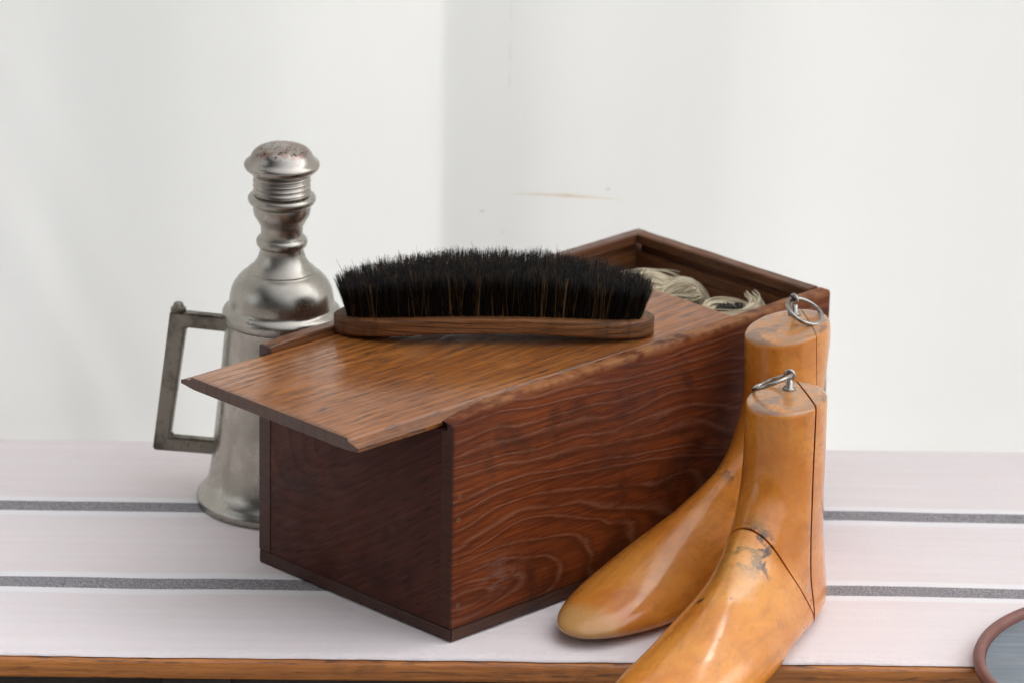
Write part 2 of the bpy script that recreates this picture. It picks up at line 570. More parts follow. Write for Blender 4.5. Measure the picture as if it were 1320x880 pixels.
def side_extra(g, c):
    # worn pale scuff low at the front, rubbed edges
    d = g.dist((0.045, 0.0, 0.036), (0.8, 0.0, 1.2))
    m = g.m('MULTIPLY', g.step(d, 0.004, 0.026, 1.0, 0.0), g.step(g.noise(g.scale(g.obj(), (60, 60, 240)), 1.0, 4.0, 0.7), 0.42, 0.66))
    c = g.mix(g.m('MULTIPLY', m, 0.5), c, (0.20, 0.115, 0.09))
    x, y, z = g.sep()
    top = g.m('MULTIPLY', g.step(z, 0.1495, 0.1552), g.step(g.noise(g.obj(), 90.0, 3.0), 0.3, 0.6))
    c = g.mix(g.m('MULTIPLY', top, 0.8), c, (0.30, 0.125, 0.045))
    for hx, hz in ((0.0068, 0.099), (0.0060, 0.083), (0.0065, 0.024)):
        dd = g.dist((hx, 0.0, hz), (1, 0.0, 1))
        c = g.mix(g.step(dd, 0.0007, 0.0013, 1.0, 0.0), c, (0.006, 0.004, 0.003))
        c = g.mix(g.m('MULTIPLY', g.step(dd, 0.0012, 0.0022, 1.0, 0.0), 0.25), c, (0.3, 0.18, 0.12))
    c = g.mix(g.step(x, 0.0006, 0.0016, 0.8, 0.0), c, (0.046, 0.0155, 0.0105))
    # hairline pale scratches
    s1 = g.noise(g.scale(g.obj(), (25, 100, 700), rot=(0, 0.5, 0)), 1.0, 2.0)
    c = g.mix(g.m('MULTIPLY', g.step(s1, 0.71, 0.76), 0.25), c, (0.28, 0.16, 0.1))
    return c


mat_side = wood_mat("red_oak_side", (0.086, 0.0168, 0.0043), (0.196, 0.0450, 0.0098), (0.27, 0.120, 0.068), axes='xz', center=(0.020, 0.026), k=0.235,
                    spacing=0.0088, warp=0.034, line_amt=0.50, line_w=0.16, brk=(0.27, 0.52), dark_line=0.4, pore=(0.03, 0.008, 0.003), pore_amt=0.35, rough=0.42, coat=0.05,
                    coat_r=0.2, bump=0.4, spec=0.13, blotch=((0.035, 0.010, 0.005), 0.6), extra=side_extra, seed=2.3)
def front_extra(g, c):
    x, y, z = g.sep()
    d = g.dist((0.0, 0.055, 0.062), (0, 1, 1))
    c = g.mix(g.m('MULTIPLY', g.step(d, 0.002, 0.005, 1.0, 0.0), 0.10), c, (0.2, 0.09, 0.05))
    return c
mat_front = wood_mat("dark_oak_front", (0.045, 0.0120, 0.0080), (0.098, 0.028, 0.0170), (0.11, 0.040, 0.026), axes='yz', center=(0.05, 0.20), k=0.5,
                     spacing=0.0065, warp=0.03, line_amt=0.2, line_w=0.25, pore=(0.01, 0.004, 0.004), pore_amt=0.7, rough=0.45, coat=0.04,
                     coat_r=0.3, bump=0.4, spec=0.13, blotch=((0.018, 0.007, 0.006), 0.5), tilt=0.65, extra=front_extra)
mat_back = wood_mat("brown_oak_back", (0.095, 0.034, 0.013), (0.20, 0.078, 0.030), (0.07, 0.025, 0.012), axes='yz', center=(0.1, 0.4), k=0.1,
                    spacing=0.009, warp=0.02, line_amt=0.4, rough=0.45, coat=0.1, bump=0.35, spec=0.25, blotch=((0.06, 0.022, 0.010), 0.6))
def rail_extra(g, c):
    x, y, z = g.sep()
    return g.mix(g.step(x, 0.0006, 0.0016, 0.9, 0.0), c, (0.046, 0.0155, 0.0105))


mat_left = wood_mat("brown_oak_rail", (0.11, 0.038, 0.015), (0.23, 0.088, 0.032), (0.07, 0.025, 0.012), axes='xz', center=(0.1, 0.4), k=0.05,
                    spacing=0.006, warp=0.012, line_amt=0.4, rough=0.4, coat=0.25, bump=0.35, blotch=((0.07, 0.025, 0.010), 0.6), extra=rail_extra, spec=0.25)


def lid_extra(g, c):
    # small pin knots near the front corner of the lid and one broad swirl
    for (kx, ky, kr) in ((-0.030, 0.118, 0.006), (-0.012, 0.100, 0.004), (0.10, 0.05, 0.003)):
        d = g.dist((kx, ky, 0.0), (0.7, 1.2, 0.0))
        nn = g.noise(g.scale(g.obj(), (120, 300, 1)), 1.0, 3.0)
        c = g.mix(g.m('MULTIPLY', g.step(d, kr * 0.4, kr, 1.0, 0.0), g.step(nn, 0.45, 0.62)), c, (0.22, 0.17, 0.13))
        c = g.mix(g.m('MULTIPLY', g.step(d, kr * 0.8, kr * 2.6, 1.0, 0.0), 0.45), c, (0.40, 0.155, 0.045))
    x, y, z = g.sep()
    c = g.mix(g.step(x, -0.0684, -0.0679, 0.85, 0.0), c, (0.045, 0.018, 0.009))
    e = g.m('ADD', g.step(y, 0.0175, 0.024, 1.0, 0.0), g.step(x, -0.0665, -0.064, 1.0, 0.0), clamp=True)
    c = g.mix(g.m('MULTIPLY', e, g.step(g.noise(g.obj(), 70.0, 3.0), 0.35, 0.65, 0.1, 0.55)), c, (0.085, 0.038, 0.02))
    return c


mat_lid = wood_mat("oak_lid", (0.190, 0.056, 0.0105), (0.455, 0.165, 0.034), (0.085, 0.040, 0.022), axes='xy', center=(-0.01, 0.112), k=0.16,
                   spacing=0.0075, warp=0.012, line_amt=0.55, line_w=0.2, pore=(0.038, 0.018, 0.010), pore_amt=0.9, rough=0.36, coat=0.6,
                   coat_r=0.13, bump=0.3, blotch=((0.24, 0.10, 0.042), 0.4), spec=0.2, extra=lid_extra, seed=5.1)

T = 0.0105
BZ = 0.0092          # top of the bottom board
prof = [(0.0, BZ + 0.0004), (0.0, 0.1535), (0.0006, 0.1550), (0.002, 0.1556), (T - 0.001, 0.1556), (T, 0.1548), (T, 0.1486), (0.0055, 0.1486),
        (0.0055, 0.1428), (T, 0.1428), (T, BZ + 0.0004)]
stn = [0.0, 0.0012, 0.004, 0.008, 0.013, 0.02, 0.03, 0.045, 0.07] + [0.07 + i * 0.02 for i in range(1, 14)] + [L - 0.004, L - 0.001, L]


def wear_side(x, a, b):
    k = 0.0
    if b > 0.149:
        k = 0.0064 * math.exp(-x / 0.020) + 0.0003 * mnoise.noise(Vector((x * 45, 0, 2.0))) + 0.0002
        if a < 0.003:
            k += 0.0012 * math.exp(-x / 0.03)
    b2 = b - k
    if b > 0.149 and a < 0.0015:
        a = a + 0.0003 + 0.0002 * mnoise.noise(Vector((x * 60, 3, 2.0)))
    if x < 1e-6 and a < 0.001:
        a += 0.0008
    return a, b2


bm = bmesh.new()
extrude_profile(bm, prof, stn, 'x', wear_side)
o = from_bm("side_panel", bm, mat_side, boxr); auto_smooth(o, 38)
bm = bmesh.new()
prof2 = [(W - a, b) for a, b in prof]
extrude_profile(bm, prof2, stn, 'x', lambda x, a, b: (a, b - (0.0012 * math.exp(-x / 0.01) if b > 0.149 else 0)))
o = from_bm("side_panel", bm, mat_left, boxr); auto_smooth(o, 38)
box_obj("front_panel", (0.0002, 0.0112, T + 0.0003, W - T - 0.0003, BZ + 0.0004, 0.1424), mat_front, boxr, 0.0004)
# dark worn end grain of the two sides, as the vertical strips framing the front
# back panel with the lid groove on its inner face
profb = [(L - 0.0004, BZ + 0.0004), (L - 0.0004, 0.1546), (L - 0.0016, 0.1560), (L - 0.010, 0.1560), (L - 0.011, 0.1550), (L - 0.011, 0.1492), (L - 0.006, 0.1492),
         (L - 0.006, 0.1425), (L - 0.011, 0.1425), (L - 0.011, BZ + 0.0004)]
bm = bmesh.new()
extrude_profile(bm, profb, [T + 0.0003 + i * (W - 2 * T - 0.0006) / 12 for i in range(13)], 'y')
for v in bm.verts:
    if v.co.z > 0.15:
        v.co.z += 0.0004 * mnoise.noise(Vector((v.co.y * 50, v.co.x * 9, 4.0)))
o = from_bm("back_panel", bm, mat_back, boxr); auto_smooth(o, 38)
bm = bmesh.new()
pl = [(0.0003, -0.0004), (L + 0.0004, -0.0004), (L + 0.0004, W + 0.0003), (0.0015, W + 0.0002)]
pl += [(0.0015 - 0.0012 * math.sin(R(q)), W - 0.0010 + 0.0012 * math.cos(R(q))) for q in (15, 30, 45, 60, 75, 90)]
lo = [bm.verts.new((a, b, 0.0)) for a, b in pl]
hi = [bm.verts.new((a, b, BZ)) for a, b in pl]
bm.faces.new(list(reversed(lo))); bm.faces.new(hi)
for i in range(len(pl)):
    j = (i + 1) % len(pl)
    bm.faces.new((lo[i], lo[j], hi[j], hi[i]))
bmesh.ops.bevel(bm, geom=list(bm.edges), offset=0.0009, segments=2, affect='EDGES')
def base_extra(g, c):
    x, y, z = g.sep()
    return g.mix(g.step(x, 0.0006, 0.0016, 0.8, 0.0), c, (0.048, 0.0160, 0.0105))
mat_base = wood_mat("base_board_wood", (0.040, 0.014, 0.007), (0.10, 0.034, 0.014), (0.15, 0.08, 0.05), axes='xz', center=(0.0, 0.2), k=0.03, spacing=0.004,
                    warp=0.006, line_amt=0.3, rough=0.45, coat=0.2, bump=0.4, blotch=((0.02, 0.009, 0.006), 0.6), spec=0.25, extra=base_extra)
o = from_bm("base_board", bm, mat_base, boxr); auto_smooth(o, 40)

# sliding lid: raised field with a bevelled, rebated lip running in the grooves
lp = [(0.0078, 0.1440), (0.0078, 0.1464), (0.0125, 0.1477), (0.0166, 0.1490), (0.0176, 0.1506), (0.0186, 0.1509)]
lp = lp + [(W - a, b) for a, b in reversed(lp)] + [(W - 0.02, 0.1426), (0.02, 0.1426)]
bm = bmesh.new()
lst = [-0.0688, -0.0684, -0.0675, -0.066] + [-0.06 + i * 0.02 for i in range(0, 17)] + [0.2785, 0.2795, 0.2800]
def lid_wear(x, a, b):
    top = b > 0.148
    k = 0.0
    if x < -0.0665 and top:
        k = (x + 0.0665) * -0.12
    if x < -0.0686:
        k += 0.0004 if top else -0.0003
    b2 = b - k
    # the bevel is chipped near the front corner
    if a < 0.018 and x < 0.03:
        b2 -= 0.0003 * max(0.0, mnoise.noise(Vector((x * 70, 2.0, 0))))
    return a + 0.0066 * max(0.0, 0.28 - x) / 0.35, b2
extrude_profile(bm, lp, lst, 'x', lid_wear)
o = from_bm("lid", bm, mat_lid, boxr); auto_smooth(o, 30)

# ================================================================== PEWTER JUG
def pewter(name, base, dark, rough, mott, bump=0.15, holes=False):
    g = NG(name)
    big = g.noise(g.obj(), 30.0, 5.0, 0.65)
    fine = g.noise(g.obj(), 260.0, 4.0, 0.7)
    ringx, ringy, ringz = g.sep()
    turn = g.noise(g.comb(0.0, 0.0, g.m('MULTIPLY', ringz, 900.0)), 1.0, 3.0)
    c = g.mix(g.m('MULTIPLY', g.step(big, 0.42, 0.68), mott), base, dark)
    c = g.mix(g.m('MULTIPLY', g.step(fine, 0.56, 0.72), mott * 0.8), c, dark)
    if holes:
        # pinholes pierced in the sprinkler top, with reddish tarnish
        top = g.step(ringz, 0.2495, 0.2525)
        c = g.mix(g.m('MULTIPLY', g.m('MULTIPLY', top, g.step(g.noise(g.obj(), 120.0, 3.0), 0.4, 0.62)), 0.6), c, (0.20, 0.085, 0.07))
        vd = g.voro(g.comb(g.m('MULTIPLY', ringx, 1.0), g.m('MULTIPLY', ringy, 1.0), 0.0), 330.0)
        c = g.mix(g.m('MULTIPLY', g.m('MULTIPLY', top, g.step(vd, 0.22, 0.32, 1.0, 0.0)), 0.85), c, (0.03, 0.02, 0.018))
    r = g.m('ADD', g.step(big, 0.3, 0.75, rough - 0.05, rough + 0.13), g.m('MULTIPLY', fine, 0.08))
    h = g.m('ADD', g.m('MULTIPLY', fine, 0.35), g.m('ADD', g.m('MULTIPLY', big, 0.4), g.m('MULTIPLY', turn, 0.25)))
    g.bsdf(c, r, metal=1.0, normal=g.bump(h, bump, 0.0008))
    return g.mat


mat_pew = pewter("pewter", (0.385, 0.36, 0.315), (0.20, 0.175, 0.145), 0.225, 0.28, 0.07)
mat_pewcap = pewter("pewter_cap", (0.40, 0.365, 0.325), (0.18, 0.15, 0.13), 0.24, 0.55, 0.12, holes=True)
mat_pewh = pewter("tarnished_handle", (0.25, 0.23, 0.19), (0.075, 0.065, 0.048), 0.42, 1.0, 0.6)
jug = empty("pewter_jug", (-0.1218, 0.2405, 0.0006), 'tarnished pewter jug with square handle and domed screw cap', 'jug')
AX = 0.0065
body = [(0.0, 0.0), (0.0570, 0.0), (0.0582, 0.0012), (0.0585, 0.0040), (0.0580, 0.0062), (0.0566, 0.0075), (0.0562, 0.0085), (0.0548, 0.0100), (0.0528, 0.0125), (0.0512, 0.0155),
        (0.0500, 0.0195), (0.0492, 0.0240), (0.0486, 0.0270), (0.0484, 0.0285), (0.0480, 0.0320), (0.0446, 0.0660), (0.0412, 0.0990), (0.0388, 0.1240), (0.0384, 0.1290), (0.0386, 0.1315)]
bm = bmesh.new(); lathe(bm, body, 128)
o = from_bm("body", bm, mat_pew, jug); auto_smooth(o, 40)
sh = [(0.0370, 0.1316), (0.0386, 0.1318), (0.0399, 0.1332), (0.0405, 0.1355), (0.0405, 0.1378), (0.0396, 0.1396), (0.0380, 0.1408), (0.0366, 0.1416), (0.0360, 0.1428), (0.0358, 0.1450),
      (0.0354, 0.1490), (0.0344, 0.1535), (0.0328, 0.1575), (0.0305, 0.1610), (0.0275, 0.1642), (0.0248, 0.1660), (0.0236, 0.1666),
      (0.0232, 0.1672), (0.0232, 0.1680), (0.0222, 0.1690), (0.0200, 0.1708), (0.0180, 0.1732), (0.0163, 0.1765), (0.0152, 0.1800), (0.0147, 0.1826), (0.0147, 0.1838),
      (0.0160, 0.1844), (0.0170, 0.1858), (0.0174, 0.1878), (0.0171, 0.1896), (0.0160, 0.1910), (0.0146, 0.1917), (0.0142, 0.1930), (0.0141, 0.1950),
      (0.0144, 0.1990), (0.0147, 0.2000), (0.0150, 0.2003), (0.0152, 0.2012), (0.0160, 0.2018), (0.0163, 0.2030), (0.0172, 0.2042), (0.0186, 0.2065), (0.0194, 0.2095), (0.0196, 0.2125),
      (0.0195, 0.2138), (0.0206, 0.2145), (0.0222, 0.2158), (0.0230, 0.2176), (0.0230, 0.2192), (0.0222, 0.2206), (0.0208, 0.2213), (0.0190, 0.2216), (0.0, 0.2216)]
bm = bmesh.new(); lathe(bm, sh, 128)
o = from_bm("neck", bm, mat_pew, jug); auto_smooth(o, 40)
cap = [(0.0, 0.2218), (0.0190, 0.2218)]
zt = 0.2220
for i in range(4):
    cap += [(0.0183, zt + 0.0002), (0.0181, zt + 0.0007), (0.0193, zt + 0.0014), (0.0197, zt + 0.0022), (0.0194, zt + 0.0029)]
    zt += 0.0034
cap += [(0.0186, 0.2358), (0.0190, 0.2364), (0.0205, 0.2370), (0.0230, 0.2382), (0.0248, 0.2398), (0.0256, 0.2418), (0.0254, 0.2434), (0.0244, 0.2446), (0.0228, 0.2456),
        (0.0215, 0.2472), (0.0205, 0.2495), (0.0190, 0.2516), (0.0168, 0.2534), (0.0138, 0.2548), (0.0100, 0.2559), (0.0055, 0.2565), (0.0, 0.2567)]
bm = bmesh.new(); lathe(bm, cap, 128)
o = from_bm("screw_cap", bm, mat_pewcap, jug); auto_smooth(o, 40)

# square section handle: two arms and an upright, mitred, leaning with the body
HANG = R(180 - 9)
def hp(r, z):
    return Vector((r * math.cos(HANG), r * math.sin(HANG), z))
hn = Vector((-math.sin(HANG), math.cos(HANG), 0))
outer = [(0.037, 0.1312), (0.0775, 0.1325), (0.0905, 0.0306), (0.045, 0.0306)]
inner = [(0.037, 0.1207), (0.0665, 0.1217), (0.0782, 0.0412), (0.045, 0.0408)]
bm = bmesh.new()
hw = 0.0041
vs = []
for sgn in (-1, 1):
    for (r, z) in outer + inner:
        vs.append(bm.verts.new(hp(r, z) + hn * (hw * sgn)))
for i in range(3):
    a, b = i, i + 1
    bm.faces.new((vs[a], vs[b], vs[4 + b], vs[4 + a]))
    bm.faces.new((vs[8 + a], vs[8 + b], vs[12 + b], vs[12 + a]))
    bm.faces.new((vs[a], vs[b], vs[8 + b], vs[8 + a]))
    bm.faces.new((vs[4 + a], vs[4 + b], vs[12 + b], vs[12 + a]))
bm.faces.new((vs[0], vs[4], vs[12], vs[8])); bm.faces.new((vs[3], vs[7], vs[15], vs[11]))
bmesh.ops.recalc_face_normals(bm, faces=bm.faces)
bmesh.ops.bevel(bm, geom=[e for e in bm.edges if e.calc_face_angle(0) > 0.6], offset=0.0012, segments=2, affect='EDGES')
bmesh.ops.subdivide_edges(bm, edges=[e for e in bm.edges if e.calc_length() > 0.02], cuts=10, use_grid_fill=True)
h = from_bm("handle", bm, mat_pewh, jug); auto_smooth(h, 45)
bm = bmesh.new()
lathe(bm, [(0.0, -0.001), (0.0052, -0.001), (0.0055, 0.0008), (0.0050, 0.0022), (0.0036, 0.0026), (0.0034, 0.0046), (0.0026, 0.0056), (0.0, 0.0058)], 32)
k = from_bm("handle_knob", bm, mat_pewh, h, True)
k.location = hp(0.0722, 0.1328)

# ================================================================== SHOE BRUSH
brush = empty("shoe_brush", (0.0235, 0.1695, 0.1516), 'long shoe brush lying bristles up on the box lid', 'brush', (0, 0, R(2.2)))
def brush_extra(g, c):
    x, y, z = g.sep()
    end = g.step(g.m('ABSOLUTE', x), 0.05, 0.105)
    c = g.mix(g.m('MULTIPLY', end, 0.35), c, (0.045, 0.02, 0.009))
    sc1 = g.noise(g.scale(g.obj(), (260, 60, 25)), 1.0, 2.0)
    c = g.mix(g.m('MULTIPLY', g.m('MULTIPLY', g.step(sc1, 0.5, 0.66), end), 0.5), c, (0.03, 0.014, 0.007))
    return c
mat_brush = wood_mat("brush_wood", (0.130, 0.046, 0.014), (0.33, 0.135, 0.045), (0.05, 0.02, 0.009), axes='xz', center=(0.0, 0.03), k=0.06, spacing=0.0045,
                     warp=0.008, line_amt=0.6, line_w=0.25, pore=(0.03, 0.012, 0.006), pore_amt=0.5, rough=0.5, coat=0.06, spec=0.25, coat_r=0.35, bump=0.6,
                     blotch=((0.06, 0.025, 0.011), 0.6), extra=brush_extra)
BL, BWH = 0.1065, 0.0300
def arch(x):
    return 0.0078 * (1 - (x / 0.1055) ** 2)
def halfw(x):
    t = min(1.0, abs(x) / BL)
    e = 1 - t ** 2.7
    return max(0.0, (BWH - 0.0022 * math.cos(x / BL * math.pi / 1.1)) * math.sqrt(max(0.0, e)))
def thick(x):
    return 0.0108 + 0.0016 * (1 - math.cos(x / BL * math.pi)) / 2
bm = bmesh.new()
prof_n = []
secs = []
NB = 90
for i in range(NB + 1):
    th = math.pi * i / NB
    x = -BL * math.cos(th)
    hwid = max(halfw(x), 0.0004)
    a0, tk = arch(x), thick(x)
    rd = min(0.0028, hwid * 0.6)
    pts = []
    for (cx, cz, s0) in ((hwid - rd, a0 + rd, -90), (hwid - rd, a0 + tk - rd, 0), (-hwid + rd, a0 + tk - rd, 90), (-hwid + rd, a0 + rd, 180)):
        for q in range(5):
            an = R(s0 + 90 * q / 4)
            pts.append((cx + rd * math.cos(an), cz + rd * math.sin(an)))
    # carved finger hollow along both sides
    hol = 0.0022 * math.exp(-(x / 0.045) ** 2)
    ring = []
    for (yy_, zz_) in pts:
        mid = 1 - abs((zz_ - a0) / tk - 0.5) * 2
        yy2 = yy_ - math.copysign(hol * max(0, mid), yy_)
        ring.append(bm.verts.new((x, yy2, zz_)))
    secs.append(ring)
m = len(secs[0])
for r0, r1 in zip(secs, secs[1:]):
    for i in range(m):
        bm.faces.new((r0[i], r0[(i + 1) % m], r1[(i + 1) % m], r1[i]))
bm.faces.new(secs[0]); bm.faces.new(list(reversed(secs[-1])))
o = from_bm("brush_back", bm, mat_brush, brush); auto_smooth(o, 50)
# bristles
g = NG("horsehair")
at = g.nt.nodes.new("ShaderNodeAttribute"); at.attribute_name = "hair_tone"
c = g.mix(at.outputs['Fac'], (0.0050, 0.0038, 0.0032), (0.27, 0.15, 0.06))
g.bsdf(c, 0.5, spec=0.2)
mat_hair = g.mat
V, F, tone = [], [], []
rng = random.Random(3)
rows = 9
cols = 58
for r_ in range(rows):
    fy = (r_ + 0.5) / rows * 2 - 1
    for c_ in range(cols):
        fx = ((c_ + (0.5 if r_ % 2 else 0.0)) / (cols - 0.5)) * 2 - 1
        x0 = fx * 0.0960
        hw_ = halfw(x0) - 0.0045
        if abs(x0) > 0.070:
            hw_ = min(hw_, (BWH - 0.006) * math.sqrt(max(0.0, 1 - ((abs(x0) - 0.070) / 0.0285) ** 2)))
        if hw_ < 0.001:
            continue
        y0 = fy * hw_
        z0 = arch(x0) + thick(x0) - 0.001
        tx = fx * 0.10 + (0.13 * max(0, abs(fx) - 0.75) / 0.25) * math.copysign(1, fx) * 1.1
        ty = fy * 0.17
        tuft_len = 0.0312 - 0.0080 * fx * fx + rng.gauss(0, 0.0007)
        tdir = rng.gauss(0, 0.045), rng.gauss(0, 0.045)
        light_tuft = rng.random() < 0.22
        for q in range(30):
            ra, rr = rng.random() * 6.283, 0.0015 * math.sqrt(rng.random())
            bx, by = x0 + rr * math.cos(ra), y0 + rr * math.sin(ra)
            ln = tuft_len + rng.gauss(0, 0.0012)
            if rng.random() < 0.012:
                ln += rng.random() * 0.006
            dx = tx + tdir[0] + rng.gauss(0, 0.045) + rr * math.cos(ra) * 40
            dy = ty + tdir[1] + rng.gauss(0, 0.045) + rr * math.sin(ra) * 40
            bend = rng.gauss(0, 0.06), rng.gauss(0, 0.06)
            rad = 0.00021 * rng.uniform(0.75, 1.3)
            tn = 0.0
            v_ = rng.random()
            if light_tuft and v_ < 0.4:
                tn = rng.uniform(0.25, 1.0)
            elif v_ < 0.10:
                tn = rng.uniform(0.08, 0.55)
            tn_tip = tn * 0.45
            base = len(V)
            for s_ in range(4):
                t = s_ / 3
                px = bx + (dx * t + bend[0] * t * t * 0.5) * ln
                py = by + (dy * t + bend[1] * t * t * 0.5) * ln
                pz = z0 + ln * t * (1 - 0.12 * (dx * dx + dy * dy))
                rr2 = rad * (1 - 0.6 * t * t)
                for a_ in range(3):
                    an = a_ * 2.0944 + ra
                    V.append((px + rr2 * math.cos(an), py + rr2 * math.sin(an), pz))
                    tone.append(tn * (1 - t) + tn_tip * t)
            for s_ in range(3):
                for a_ in range(3):
                    b_ = (a_ + 1) % 3
                    F.append((base + s_ * 3 + a_, base + s_ * 3 + b_, base + s_ * 3 + 3 + b_, base + s_ * 3 + 3 + a_))
            F.append((base + 9, base + 10, base + 11))
o = mesh_obj("bristles", V, F, mat_hair, brush, True)
o['label'] = 'dense black horsehair bristles with some tan hairs'
del o['label']
al = o.data.attributes.new("hair_tone", 'FLOAT', 'POINT')
al.data.foreach_set("value", tone)

# ================================================================== SHOE TREES
def last_mat(name, stains, toe=None):
    g = NG(name)
    x, y, z = g.sep()
    big = g.noise(g.obj(), 16.0, 4.0, 0.6, 0.5)
    gr = g.noise(g.scale(g.obj(), (60, 260, 90)), 1.0, 3.0, 0.6)
    swirl = g.noise(g.scale(g.obj(), (14, 30, 30)), 1.0, 2.0, 0.5, 1.2)
    ring = g.m('FRACT', g.m('MULTIPLY', swirl, 9.0))
    c = g.mix(g.step(big, 0.3, 0.7), (0.55, 0.172, 0.017), (0.70, 0.272, 0.040))
    c = g.mix(g.m('MULTIPLY', g.step(ring, 0.55, 0.95), 0.2), c, (0.40, 0.13, 0.025))
    c = g.mix(g.m('MULTIPLY', g.step(gr, 0.5, 0.7), 0.3), c, (0.34, 0.12, 0.018))
    lg = g.noise(g.scale(g.obj(), (9, 210, 150), rot=(0, 0.12, 0)), 1.0, 4.0, 0.65)
    c = g.mix(g.m('MULTIPLY', g.step(lg, 0.50, 0.66), 0.26), c, (0.36, 0.115, 0.014))
    fl = g.noise(g.obj(), 320.0, 2.0, 0.6)
    c = g.mix(g.m('MULTIPLY', g.step(fl, 0.64, 0.72), 0.35), c, (0.25, 0.10, 0.03))
    rr = 0.30
    if toe:
        t0, tint, dark = toe
        nn = g.m('MULTIPLY', g.m('SUBTRACT', g.noise(g.obj(), 45.0, 4.0, 0.65), 0.5), 0.03)
        f = g.step(g.m('ADD', x, nn), t0, t0 + 0.02)
        c = g.mix(g.m('MULTIPLY', f, 0.8), c, tint)
        f2 = g.m('MULTIPLY', g.step(g.m('ADD', x, g.m('MULTIPLY', nn, 0.5)), t0 - 0.03, t0 + 0.02), g.step(g.m('ADD', z, g.m('MULTIPLY', nn, 0.3)), 0.010, 0.021, 1.0, 0.0))
        c = g.mix(g.m('MULTIPLY', f2, 0.7), c, dark)
    for (p, kk, rad, colr, amt, nsc, th) in stains:
        d = g.dist(p, kk)
        nn = g.noise(g.obj(), nsc, 5.0, 0.7, 0.4)
        m_ = g.m('MULTIPLY', g.step(d, rad * 0.35, rad, 1.0, 0.0), g.step(nn, th, th + 0.10))
        c = g.mix(g.m('MULTIPLY', m_, amt), c, colr)
    # top of the post is dry and greyed end grain
    tp = g.m('MULTIPLY', g.step(z, 0.1478, 0.1500), g.step(g.noise(g.obj(), 110.0, 4.0, 0.7), 0.35, 0.65, 0.25, 0.9))
    c = g.mix(tp, c, (0.34, 0.19, 0.10))
    tp2 = g.m('MULTIPLY', g.step(z, 0.1485, 0.1500), g.step(g.noise(g.obj(), 48.0, 3.0), 0.54, 0.62))
    c = g.mix(g.m('MULTIPLY', tp2, 0.65), c, (0.13, 0.085, 0.07))
    rough = g.step(g.noise(g.obj(), 60.0, 4.0, 0.6), 0.3, 0.7, rr - 0.06, rr + 0.14)
    g.bsdf(c, rough, spec=0.25, coat=0.7, coat_r=0.11, normal=g.bump(g.m('ADD', g.m('MULTIPLY', gr, 0.5), g.noise(g.obj(), 40.0, 3.0)), 0.12, 0.0012))
    return g.mat


BLK = (0.03, 0.022, 0.018)
mat_lastF = last_mat("honey_wood_worn", [
    ((0.110, 0.013, 0.074), (1.0, 0.7, 0.8), 0.027, (0.016, 0.011, 0.008), 1.0, 62.0, 0.455),
    ((0.117, -0.006, 0.070), (1, 1, 0.6), 0.018, (0.06, 0.035, 0.02), 0.6, 90.0, 0.52),
    ((0.126, -0.016, 0.060), (1, 1, 0.6), 0.020, (0.14, 0.10, 0.06), 0.55, 50.0, 0.48),
    ((0.122, 0.004, 0.066), (0.6, 1, 0.6), 0.030, (0.62, 0.31, 0.05), 0.4, 30.0, 0.44),
    ((0.152, -0.008, 0.048), (1.3, 1.3, 0.6), 0.0050, BLK, 0.9, 90.0, 0.42),
    ((0.148, 0.010, 0.050), (1.3, 1.3, 0.6), 0.0060, BLK, 0.6, 120.0, 0.52),
    ((0.168, -0.010, 0.04), (1.0, 0.5, 0.4), 0.0200, (0.16, 0.075, 0.03), 0.6, 160.0, 0.58),
    ((0.075, -0.022, 0.09), (1.0, 1.0, 0.5), 0.0045, BLK, 0.8, 120.0, 0.44),
    ((0.110, -0.030, 0.035), (1.4, 1.0, 1.0), 0.0050, BLK, 0.7, 120.0, 0.46)],
    toe=(0.252, (0.50, 0.29, 0.12), (0.20, 0.11, 0.06)))
mat_lastR = last_mat("honey_wood_pale_toe", [
    ((0.110, 0.010, 0.075), (1.0, 0.6, 0.8), 0.015, (0.05, 0.035, 0.03), 0.75, 55.0, 0.50),
    ((0.236, 0.010, 0.035), (1.0, 1.0, 0.5), 0.022, (0.50, 0.145, 0.018), 0.85, 24.0, 0.40),
    ((0.20, -0.02, 0.02), (1.0, 1.0, 1.0), 0.03, (0.40, 0.12, 0.02), 0.6, 25.0, 0.46)],
    toe=(0.246, (0.54, 0.31, 0.115), (0.12, 0.07, 0.04)))
g = NG("bright_steel")
nz = g.noise(g.obj(), 200.0, 3.0)
g.bsdf(g.mix(g.step(nz, 0.45, 0.7), (0.38, 0.35, 0.32), (0.18, 0.155, 0.13)), 0.27, metal=1.0)
mat_steel = g.mat

